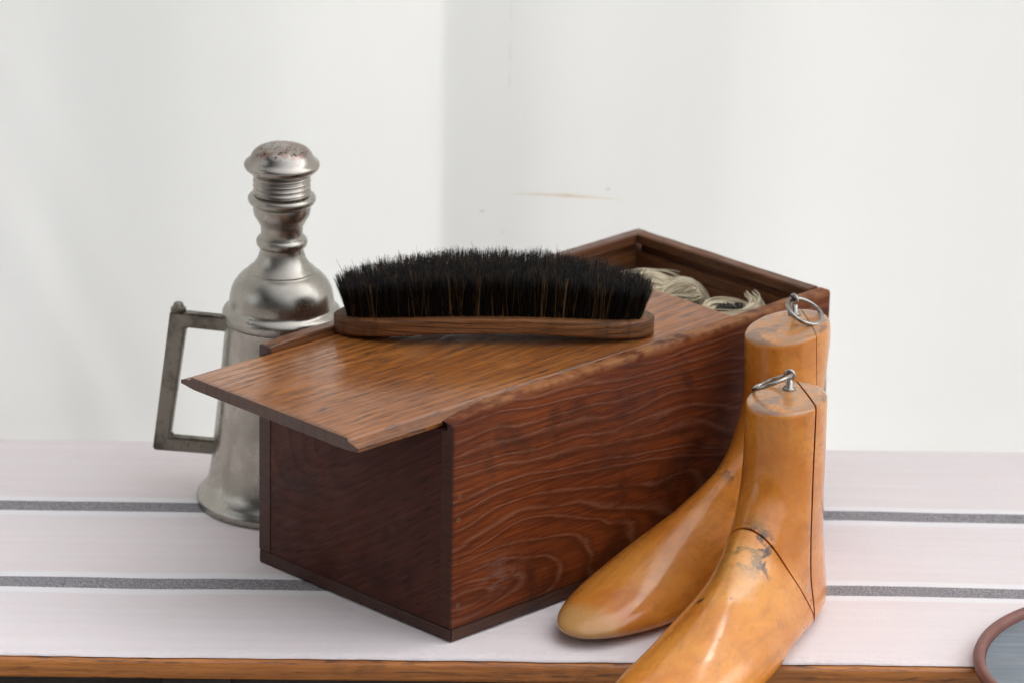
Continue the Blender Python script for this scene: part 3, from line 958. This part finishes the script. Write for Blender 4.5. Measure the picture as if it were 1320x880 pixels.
# sections run from the post top, fan round the ankle and out to the toe: front x,z / back x,z / half width / egg / sole flatness / lateral shift
SEC = [
    (0.0790, 0.1500, 0.0105, 0.1500, 0.0238, 0.00, 1.00, 0.0),
    (0.0790, 0.1300, 0.0095, 0.1290, 0.0238, 0.00, 1.00, 0.0),
    (0.0800, 0.1120, 0.0088, 0.1060, 0.0238, 0.00, 1.00, 0.0),
    (0.0845, 0.0960, 0.0080, 0.0800, 0.0240, 0.02, 1.00, 0.0),
    (0.0930, 0.0850, 0.0066, 0.0500, 0.0245, 0.05, 0.95, 0.0),
    (0.1030, 0.0765, 0.0058, 0.0240, 0.0258, 0.10, 0.85, 0.0),
    (0.1150, 0.0690, 0.0120, 0.0035, 0.0278, 0.18, 0.70, 0.0005),
    (0.1270, 0.0625, 0.0420, 0.0004, 0.0310, 0.26, 0.62, 0.0025),
    (0.1420, 0.0550, 0.0880, 0.0030, 0.0355, 0.30, 0.60, 0.006),
    (0.1600, 0.0475, 0.1300, 0.0022, 0.0400, 0.32, 0.60, 0.009),
    (0.1800, 0.0400, 0.1640, 0.0004, 0.0432, 0.30, 0.62, 0.010),
    (0.2020, 0.0330, 0.1960, 0.0020, 0.0412, 0.26, 0.66, 0.008),
    (0.2200, 0.0275, 0.2190, 0.0045, 0.0352, 0.22, 0.72, 0.005),
    (0.2350, 0.0225, 0.2360, 0.0070, 0.0262, 0.15, 0.80, 0.002),
    (0.2450, 0.0175, 0.2460, 0.0095, 0.0145, 0.10, 0.90, 0.001),
    (0.2485, 0.0145, 0.2488, 0.0118, 0.0050, 0.00, 1.00, 0.000)]
def stretch(q):
    q = list(q)
    for i in (0, 2):
        if q[i] > 0.14:
            q[i] = 0.14 + (q[i] - 0.14) * 1.25
            q[i + 1] += max(0.0, q[i] - 0.215) * 0.06
            q[4] *= 0.965
    return tuple(q)
SEC = [stretch(q) for q in SEC]


def last_bm(scale=1.0, side=1.0, fat=1.0, tuck=0.0, foot=1.0):
    bm = bmesh.new()
    NS, NR = 110, 72
    rings = []
    secs = []
    # domed top with a rounded arris
    s0 = SEC[0]
    for kf, dz in ((0.30, 0.0010), (0.62, 0.0009), (0.84, 0.0006), (0.93, 0.0002), (0.975, -0.0006), (0.995, -0.0018)):
        cx = (s0[0] + s0[2]) / 2
        secs.append((cx + (s0[0] - cx) * kf, s0[1] + dz, cx + (s0[2] - cx) * kf, s0[1] + dz, s0[4] * kf) + s0[5:])
    for i in range(NS + 1):
        t = i / NS * (len(SEC) - 1)
        q = list(catmull(SEC, t))
        ft = 1.0 + (foot - 1.0) * max(0.0, min(1.0, (t - 6.5) / 2.0))
        q[4] *= ft
        q[7] *= ft ** 5
        q[2] += tuck * max(0.0, min(1.0, (t - 0.6) / 3.0)) * max(0.0, min(1.0, (8.5 - t) / 2.0))
        if i == 0:
            q[1] -= 0.0036; q[3] -= 0.0036
        if 0.0 < t < 0.3:
            f = t / 0.3
            q[1] -= 0.0036 * (1 - f); q[3] -= 0.0036 * (1 - f)
        secs.append(tuple(q))
    for (fx, fz, bx, bz, hw_, egg, flat, cy) in secs:
        mx_, mz_ = (fx + bx) / 2, (fz + bz) / 2
        ax_, az_ = (fx - bx) / 2, (fz - bz) / 2
        ring = []
        for k in range(NR):
            th = 2 * math.pi * k / NR
            c_, s_ = math.cos(th), math.sin(th)
            if c_ >= 0:
                ca, sa = c_, s_
            else:
                ca = -abs(c_) ** flat
                sa = math.copysign(abs(s_) ** flat, s_) if abs(s_) > 1e-9 else 0.0
            wl = hw_ * (1 - egg * ca) * (1.0 if egg < 0.05 else 1.0 / (1 + 0.25 * egg)) * fat
            ring.append(bm.verts.new(((mx_ + ax_ * ca) * scale, (wl * sa + cy * 1.0) * side * scale, (mz_ + az_ * ca) * scale)))
        rings.append(ring)
    for a, b in zip(rings, rings[1:]):
        for k in range(NR):
            l = (k + 1) % NR
            bm.faces.new((a[k], a[l], b[l], b[k]))
    bm.faces.new(rings[0]); bm.faces.new(list(reversed(rings[-1])))
    bmesh.ops.recalc_face_normals(bm, faces=bm.faces)
    return bm


def cut(bm, co, no, keep_positive):
    geom = list(bm.verts) + list(bm.edges) + list(bm.faces)
    r = bmesh.ops.bisect_plane(bm, geom=geom, dist=1e-6, plane_co=co, plane_no=no, clear_inner=keep_positive, clear_outer=not keep_positive)
    es = [e for e in r['geom_cut'] if isinstance(e, bmesh.types.BMEdge)]
    if es:
        f = bmesh.ops.contextual_create(bm, geom=es)
    return bm


def ring_hook(root, pos, post_h, ring_dir, ring_r, wire, ring_tilt, eye_axis):
    """screw eye in the post top with a loose ring through it."""
    vs_, fs_ = [], []
    # flange, shank
    P = [Vector((0, 0, -0.004)), Vector((0, 0, 0.0)), Vector((0, 0, 0.0006)), Vector((0, 0, 0.0012)), Vector((0, 0, 0.0024)), Vector((0, 0, post_h - 0.0025))]
    tube_v(vs_, fs_, P, [0.002, 0.0042, 0.0046, 0.0040, 0.0024, 0.0022], 20)
    c_ = Vector((0, 0, post_h))
    ea = Vector(eye_axis).normalized()
    e1_ = Vector((0, 0, 1)); e2_ = ea.cross(e1_).normalized()
    pts = [c_ + (e1_ * math.cos(t) + e2_ * math.sin(t)) * 0.0027 for t in [2 * math.pi * i / 28 for i in range(28)]]
    tube_v(vs_, fs_, pts, 0.0014, 12, closed=True)
    eye = mesh_obj("screw_eye", vs_, fs_, mat_steel, root)
    eye.location = pos
    vs_, fs_ = [], []
    rd = Vector(ring_dir).normalized()
    nrm = Vector(ring_tilt); nrm = (nrm - rd * nrm.dot(rd)).normalized()
    b2 = nrm.cross(rd)
    cc = c_ + rd * (ring_r - 0.0006)
    pts = [cc + (rd * math.cos(t) + b2 * math.sin(t)) * ring_r for t in [2 * math.pi * i / 56 for i in range(56)]]
    tube_v(vs_, fs_, pts, wire, 12, closed=True)
    rg = mesh_obj("pull_ring", vs_, fs_, mat_steel, eye)
    return eye


def finish(o):
    auto_smooth(o, 50)


# ---- front tree: hinged forepart, side slip
fv = Vector((-0.45, -0.893, 0)).normalized()
ang = math.atan2(fv.y, fv.x)
tf = empty("shoe_tree", (0.2325, 0.0990, 0.0008), 'honey coloured wooden shoe tree with jointed forepart and dark stains, hanging over the table edge',
           'shoe tree', (0, 0, ang), 'pair of wooden shoe trees')
def to_local(root_loc, yaw, v, vec=False):
    d = Vector(v) - (Vector((0, 0, 0)) if vec else Vector(root_loc))
    return Matrix.Rotation(-yaw, 3, 'Z') @ d
SL_D = to_local(tf.location, ang, (-0.21, 0.98, 0), True).normalized()      # slip runs this way across the post
SL_N = Vector((SL_D.y, -SL_D.x, 0)).normalized()
SL_P = to_local(tf.location, ang, (0.2282, 0.050, 0.15))
sgn = 1 if SL_N.dot(Vector((0.045, 0, 0)) - Vector((SL_P.x, SL_P.y, 0))) > 0 else -1
SL_N = SL_N * sgn                          # points at the main block
J_P = Vector((0.1005, 0, 0.0795)); J_N = Vector((0.895, 0.0, -0.445)).normalized()   # joint plane of the forepart
J_P2 = Vector((0.0, 0, 0))
bm = last_bm(fat=1.03, foot=0.92); cut(bm, J_P + J_N * 0.0007, J_N, True)
o = from_bm("forepart", bm, mat_lastF, tf); finish(o)
bm = last_bm(fat=1.03, foot=0.92); cut(bm, J_P - J_N * 0.0009, J_N, False); cut(bm, SL_P + SL_N * 0.0005, SL_N, True)
o = from_bm("heel_block", bm, mat_lastF, tf); finish(o)
bm = last_bm(fat=1.03, foot=0.92); cut(bm, J_P - J_N * 0.0009, J_N, False); cut(bm, SL_P - SL_N * 0.0009, SL_N, False)
o = from_bm("side_slip", bm, mat_lastF, tf); finish(o)
pos = to_local(tf.location, ang, (0.2145, 0.0720, 0.0)); pos.z = 0.1508
ring_hook(tf, pos, 0.0098, to_local(None, ang, (-0.91, -0.27, -0.31), True), 0.0130, 0.0013, to_local(None, ang, (0.38, -0.24, -0.87), True), to_local(None, ang, (0.25, 1, 0), True))

# ---- rear tree: solid foot, heel a little raised, leaning on its ball
fv = Vector((-0.645, -0.764, 0)).normalized()
ang = math.atan2(fv.y, fv.x)
PT = R(4.5)
tr = empty("shoe_tree", (0.2545, 0.2090, 0.0150), 'honey coloured wooden shoe tree with pale worn toe standing against the box side',
           'shoe tree', (0, PT, ang), 'pair of wooden shoe trees')
rot = Matrix.Rotation(ang, 3, 'Z') @ Matrix.Rotation(PT, 3, 'Y')
inv = rot.inverted()
SL_D = (inv @ Vector((-0.17, 0.98, 0))); SL_D.z = 0; SL_D.normalize()
SL_N = Vector((SL_D.y, -SL_D.x, 0)).normalized()
SL_P = inv @ (Vector((0.2335, 0.165, 0.165)) - tr.location)
sgn = 1 if SL_N.dot(Vector((0.045, 0, 0)) - Vector((SL_P.x, SL_P.y, 0))) > 0 else -1
SL_N = SL_N * sgn
bm = last_bm(side=-1.0, fat=1.03, tuck=0.018, foot=0.90); cut(bm, SL_P + SL_N * 0.0003, SL_N, True)
o = from_bm("last_block", bm, mat_lastR, tr); finish(o)
bm = last_bm(side=-1.0, fat=1.02, tuck=0.018, foot=0.90); cut(bm, SL_P - SL_N * 0.0003, SL_N, False)
o = from_bm("side_slip", bm, mat_lastR, tr); finish(o)
pos = inv @ (Vector((0.2235, 0.1845, 0.1665)) - tr.location); pos.z = 0.1508
ring_hook(tr, pos, 0.0108, inv @ Vector((0.55, -0.70, -0.45)), 0.0128, 0.0015, inv @ Vector((0.34, -0.22, 0.90)), inv @ Vector((0.8, 0.6, 0)))

# ================================================================== FIBRE HANKS IN THE BOX
g = NG("raffia")
at = g.nt.nodes.new("ShaderNodeAttribute"); at.attribute_name = "strand_tone"
c = g.mix(at.outputs['Fac'], (0.56, 0.46, 0.30), (0.82, 0.72, 0.53))
c = g.mix(g.m('MULTIPLY', g.step(g.noise(g.obj(), 90.0, 3.0), 0.5, 0.7), 0.3), c, (0.36, 0.29, 0.18))
g.bsdf(c, 0.55, spec=0.3)
mat_raf = g.mat
g = NG("hollow_shade")
g.bsdf((0.03, 0.026, 0.02), 0.6)  # near-black colour paints in the shade of the coil's hollow
mat_shade = g.mat


def bundle(V, F, tone, ctrl, rad, n, wire, twist=2.0, seed=1, frz=0.001, rad_fn=None, seg=44, closed=False):
    rg = random.Random(seed)
    ctrl = [Vector(p) for p in ctrl]
    if closed:
        ext = [ctrl[-1]] + ctrl + [ctrl[0], ctrl[1]]
        pts = [Vector(catmull([list(p) for p in ext], 1 + (len(ctrl)) * i / seg)) for i in range(seg + 1)]
    else:
        pts = [Vector(catmull([list(p) for p in ctrl], (len(ctrl) - 1) * i / seg)) for i in range(seg + 1)]
    fr = frames(pts)
    for s_ in range(n):
        a0, rr = rg.random() * 6.283, math.sqrt(rg.random())
        tw = twist * rg.uniform(0.8, 1.2)
        ph = rg.random() * 100
        st, en = (0, seg) if closed else (rg.randint(0, 2), seg - rg.randint(0, 3))
        P = []
        for i in range(st, en + 1):
            t = i / seg
            R_ = rad * (rad_fn(t) if rad_fn else 1.0)
            a = a0 + tw * t * 6.283
            nx = mnoise.noise(Vector((ph, t * 6, 0))) * frz
            ny = mnoise.noise(Vector((ph, t * 6, 9))) * frz
            P.append(pts[i] + fr[i][0] * (R_ * rr * math.cos(a) + nx) + fr[i][1] * (R_ * rr * math.sin(a) + ny))
        b0 = len(V)
        tube_v(V, F, P, wire * rg.uniform(0.7, 1.3), 5)
        tn = rg.random() ** 0.8
        tone += [tn] * (len(V) - b0)


def fibre_obj(name, V, F, tone, mat, parent):
    o = mesh_obj(name, V, F, mat, parent, True)
    a_ = o.data.attributes.new("strand_tone", 'FLOAT', 'POINT')
    a_.data.foreach_set("value", tone)
    return o


def bl(x, y, z):      # box-local to world
    c_, s_ = math.cos(YAW), math.sin(YAW)
    return Vector((x * c_ - y * s_, x * s_ + y * c_, z))


# knotted hank, next to the left wall
hk = empty("raffia_hank", bl(0.317, 0.122, BZ - 0.0005), 'knotted hank of pale raffia inside the box near its far left corner', 'raffia', (0, 0, YAW))
hk.scale = (1.0, 1.0, 0.97)
V, F, tone = [], [], []
bundle(V, F, tone, [(-0.012, 0.045, 0.002), (-0.012, 0.045, 0.07), (-0.006, 0.042, 0.109), (0.008, 0.030, 0.122), (0.020, 0.012, 0.117), (0.020, 0.0, 0.10), (0.02, -0.004, 0.002)], 0.0125, 330, 0.00045, 0.5, 1, 0.0034)
bundle(V, F, tone, [(-0.022, 0.020, 0.002), (-0.022, 0.02, 0.08), (-0.010, 0.012, 0.122), (0.008, 0.002, 0.122), (0.022, -0.012, 0.124), (0.022, -0.020, 0.09), (0.02, -0.02, 0.002)], 0.0105, 280, 0.00045, -0.6, 2, 0.003)
bundle(V, F, tone, [(-0.018, -0.004, 0.002), (-0.016, -0.004, 0.09), (-0.008, -0.003, 0.121), (0.006, -0.010, 0.121), (0.018, -0.024, 0.130)], 0.0085, 200, 0.00045, 0.8, 3, 0.004, lambda t: 1.0 - 0.55 * t)
bundle(V, F, tone, [(-0.02, 0.045, 0.02), (-0.012, 0.045, 0.08), (-0.006, 0.040, 0.112), (0.008, 0.026, 0.124), (0.026, 0.008, 0.120), (0.034, -0.004, 0.108)], 0.014, 34, 0.00045, 0.4, 21, 0.004)
fibre_obj("strands", V, F, tone, mat_raf, hk)
# a band of the same raffia wound round the hank as its knot
V, F, tone = [], [], []
ctrl = [(-0.026 + 0.0, 0.028, 0.105), (-0.012, 0.026, 0.128), (0.012, 0.010, 0.131), (0.033, -0.006, 0.109), (0.020, -0.01, 0.088), (-0.016, 0.02, 0.085)]
bundle(V, F, tone, ctrl, 0.0055, 130, 0.00045, 1.0, 4, 0.0018, closed=True)
fibre_obj("knot", V, F, tone, mat_raf, hk)

# coil of pale fibre wound up in a tall stack of turns, dark strands inside stand in for the shaded hollow
ck = empty("fibre_coil", bl(0.3235, 0.0575, BZ + 0.0010), 'round coil of pale fibre with a dark middle inside the box by its right wall', 'fibre coil', (0, 0, YAW))
V, F, tone = [], [], []
NT = 11
ctrl = []
for i in range(NT * 10 + 1):
    t = i / 10
    zz = 0.008 + 0.1215 * t / NT
    r_ = 0.0175 + 0.0008 * math.sin(t * 2.3)
    tl = 0.10 * t / NT                     # upper turns lean towards the open side
    ctrl.append((r_ * math.cos(t * 6.283), r_ * math.sin(t * 6.283), zz + tl * 0.5 * (r_ * math.cos(t * 6.283) + r_ * math.sin(t * 6.283))))
bundle(V, F, tone, ctrl, 0.0058, 62, 0.00045, 6.0, 8, 0.0012, seg=NT * 18)
bundle(V, F, tone, ctrl[-12:], 0.0072, 26, 0.0004, 0.5, 18, 0.0012, seg=30)
fibre_obj("strands", V, F, tone, mat_raf, ck)
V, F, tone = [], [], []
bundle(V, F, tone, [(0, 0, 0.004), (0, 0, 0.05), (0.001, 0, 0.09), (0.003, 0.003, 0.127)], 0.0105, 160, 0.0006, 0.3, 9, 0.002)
fibre_obj("shade_core", V, F, tone, mat_shade, ck)

# ================================================================== ROUND TRAY AT THE FRONT RIGHT
g = NG("grey_blue_enamel")
n1 = g.noise(g.scale(g.obj(), (20, 260, 20), rot=(0, 0, 0.9)), 1.0, 3.0)
c = g.mix(g.step(n1, 0.3, 0.7), (0.155, 0.185, 0.215), (0.225, 0.255, 0.28))
c = g.mix(g.m('MULTIPLY', g.step(g.noise(g.obj(), 25.0, 4.0), 0.5, 0.7), 0.4), c, (0.17, 0.19, 0.19))
g.bsdf(c, 0.5, spec=0.4)
mat_en = g.mat
g = NG("red_brown_rim")
c = g.mix(g.noise(g.obj(), 60.0, 4.0), (0.13, 0.045, 0.034), (0.25, 0.10, 0.078))
g.bsdf(c, 0.45, spec=0.4)
mat_rim = g.mat
tray = empty("round_tray", (0.4490, -0.028, 0.0006), 'round grey blue tray with a reddish brown rim at the right end of the cloth', 'tray')
TR = 0.117
bm = bmesh.new()
lathe(bm, [(0.0, 0.0), (TR - 0.012, 0.0), (TR - 0.009, 0.0015), (TR - 0.0082, 0.0036), (TR - 0.009, 0.0038), (0.0, 0.0034)], 128)
o = from_bm("dish", bm, mat_en, tray); auto_smooth(o, 40)
bm = bmesh.new()
lathe(bm, [(TR - 0.0080, 0.0010), (TR - 0.0040, 0.0002), (TR - 0.0008, 0.0022), (TR, 0.0052), (TR - 0.001, 0.0078), (TR - 0.0035, 0.0092), (TR - 0.0062, 0.0084), (TR - 0.0078, 0.0058), (TR - 0.0080, 0.0010)], 128)
o = from_bm("rim", bm, mat_rim, tray, True)
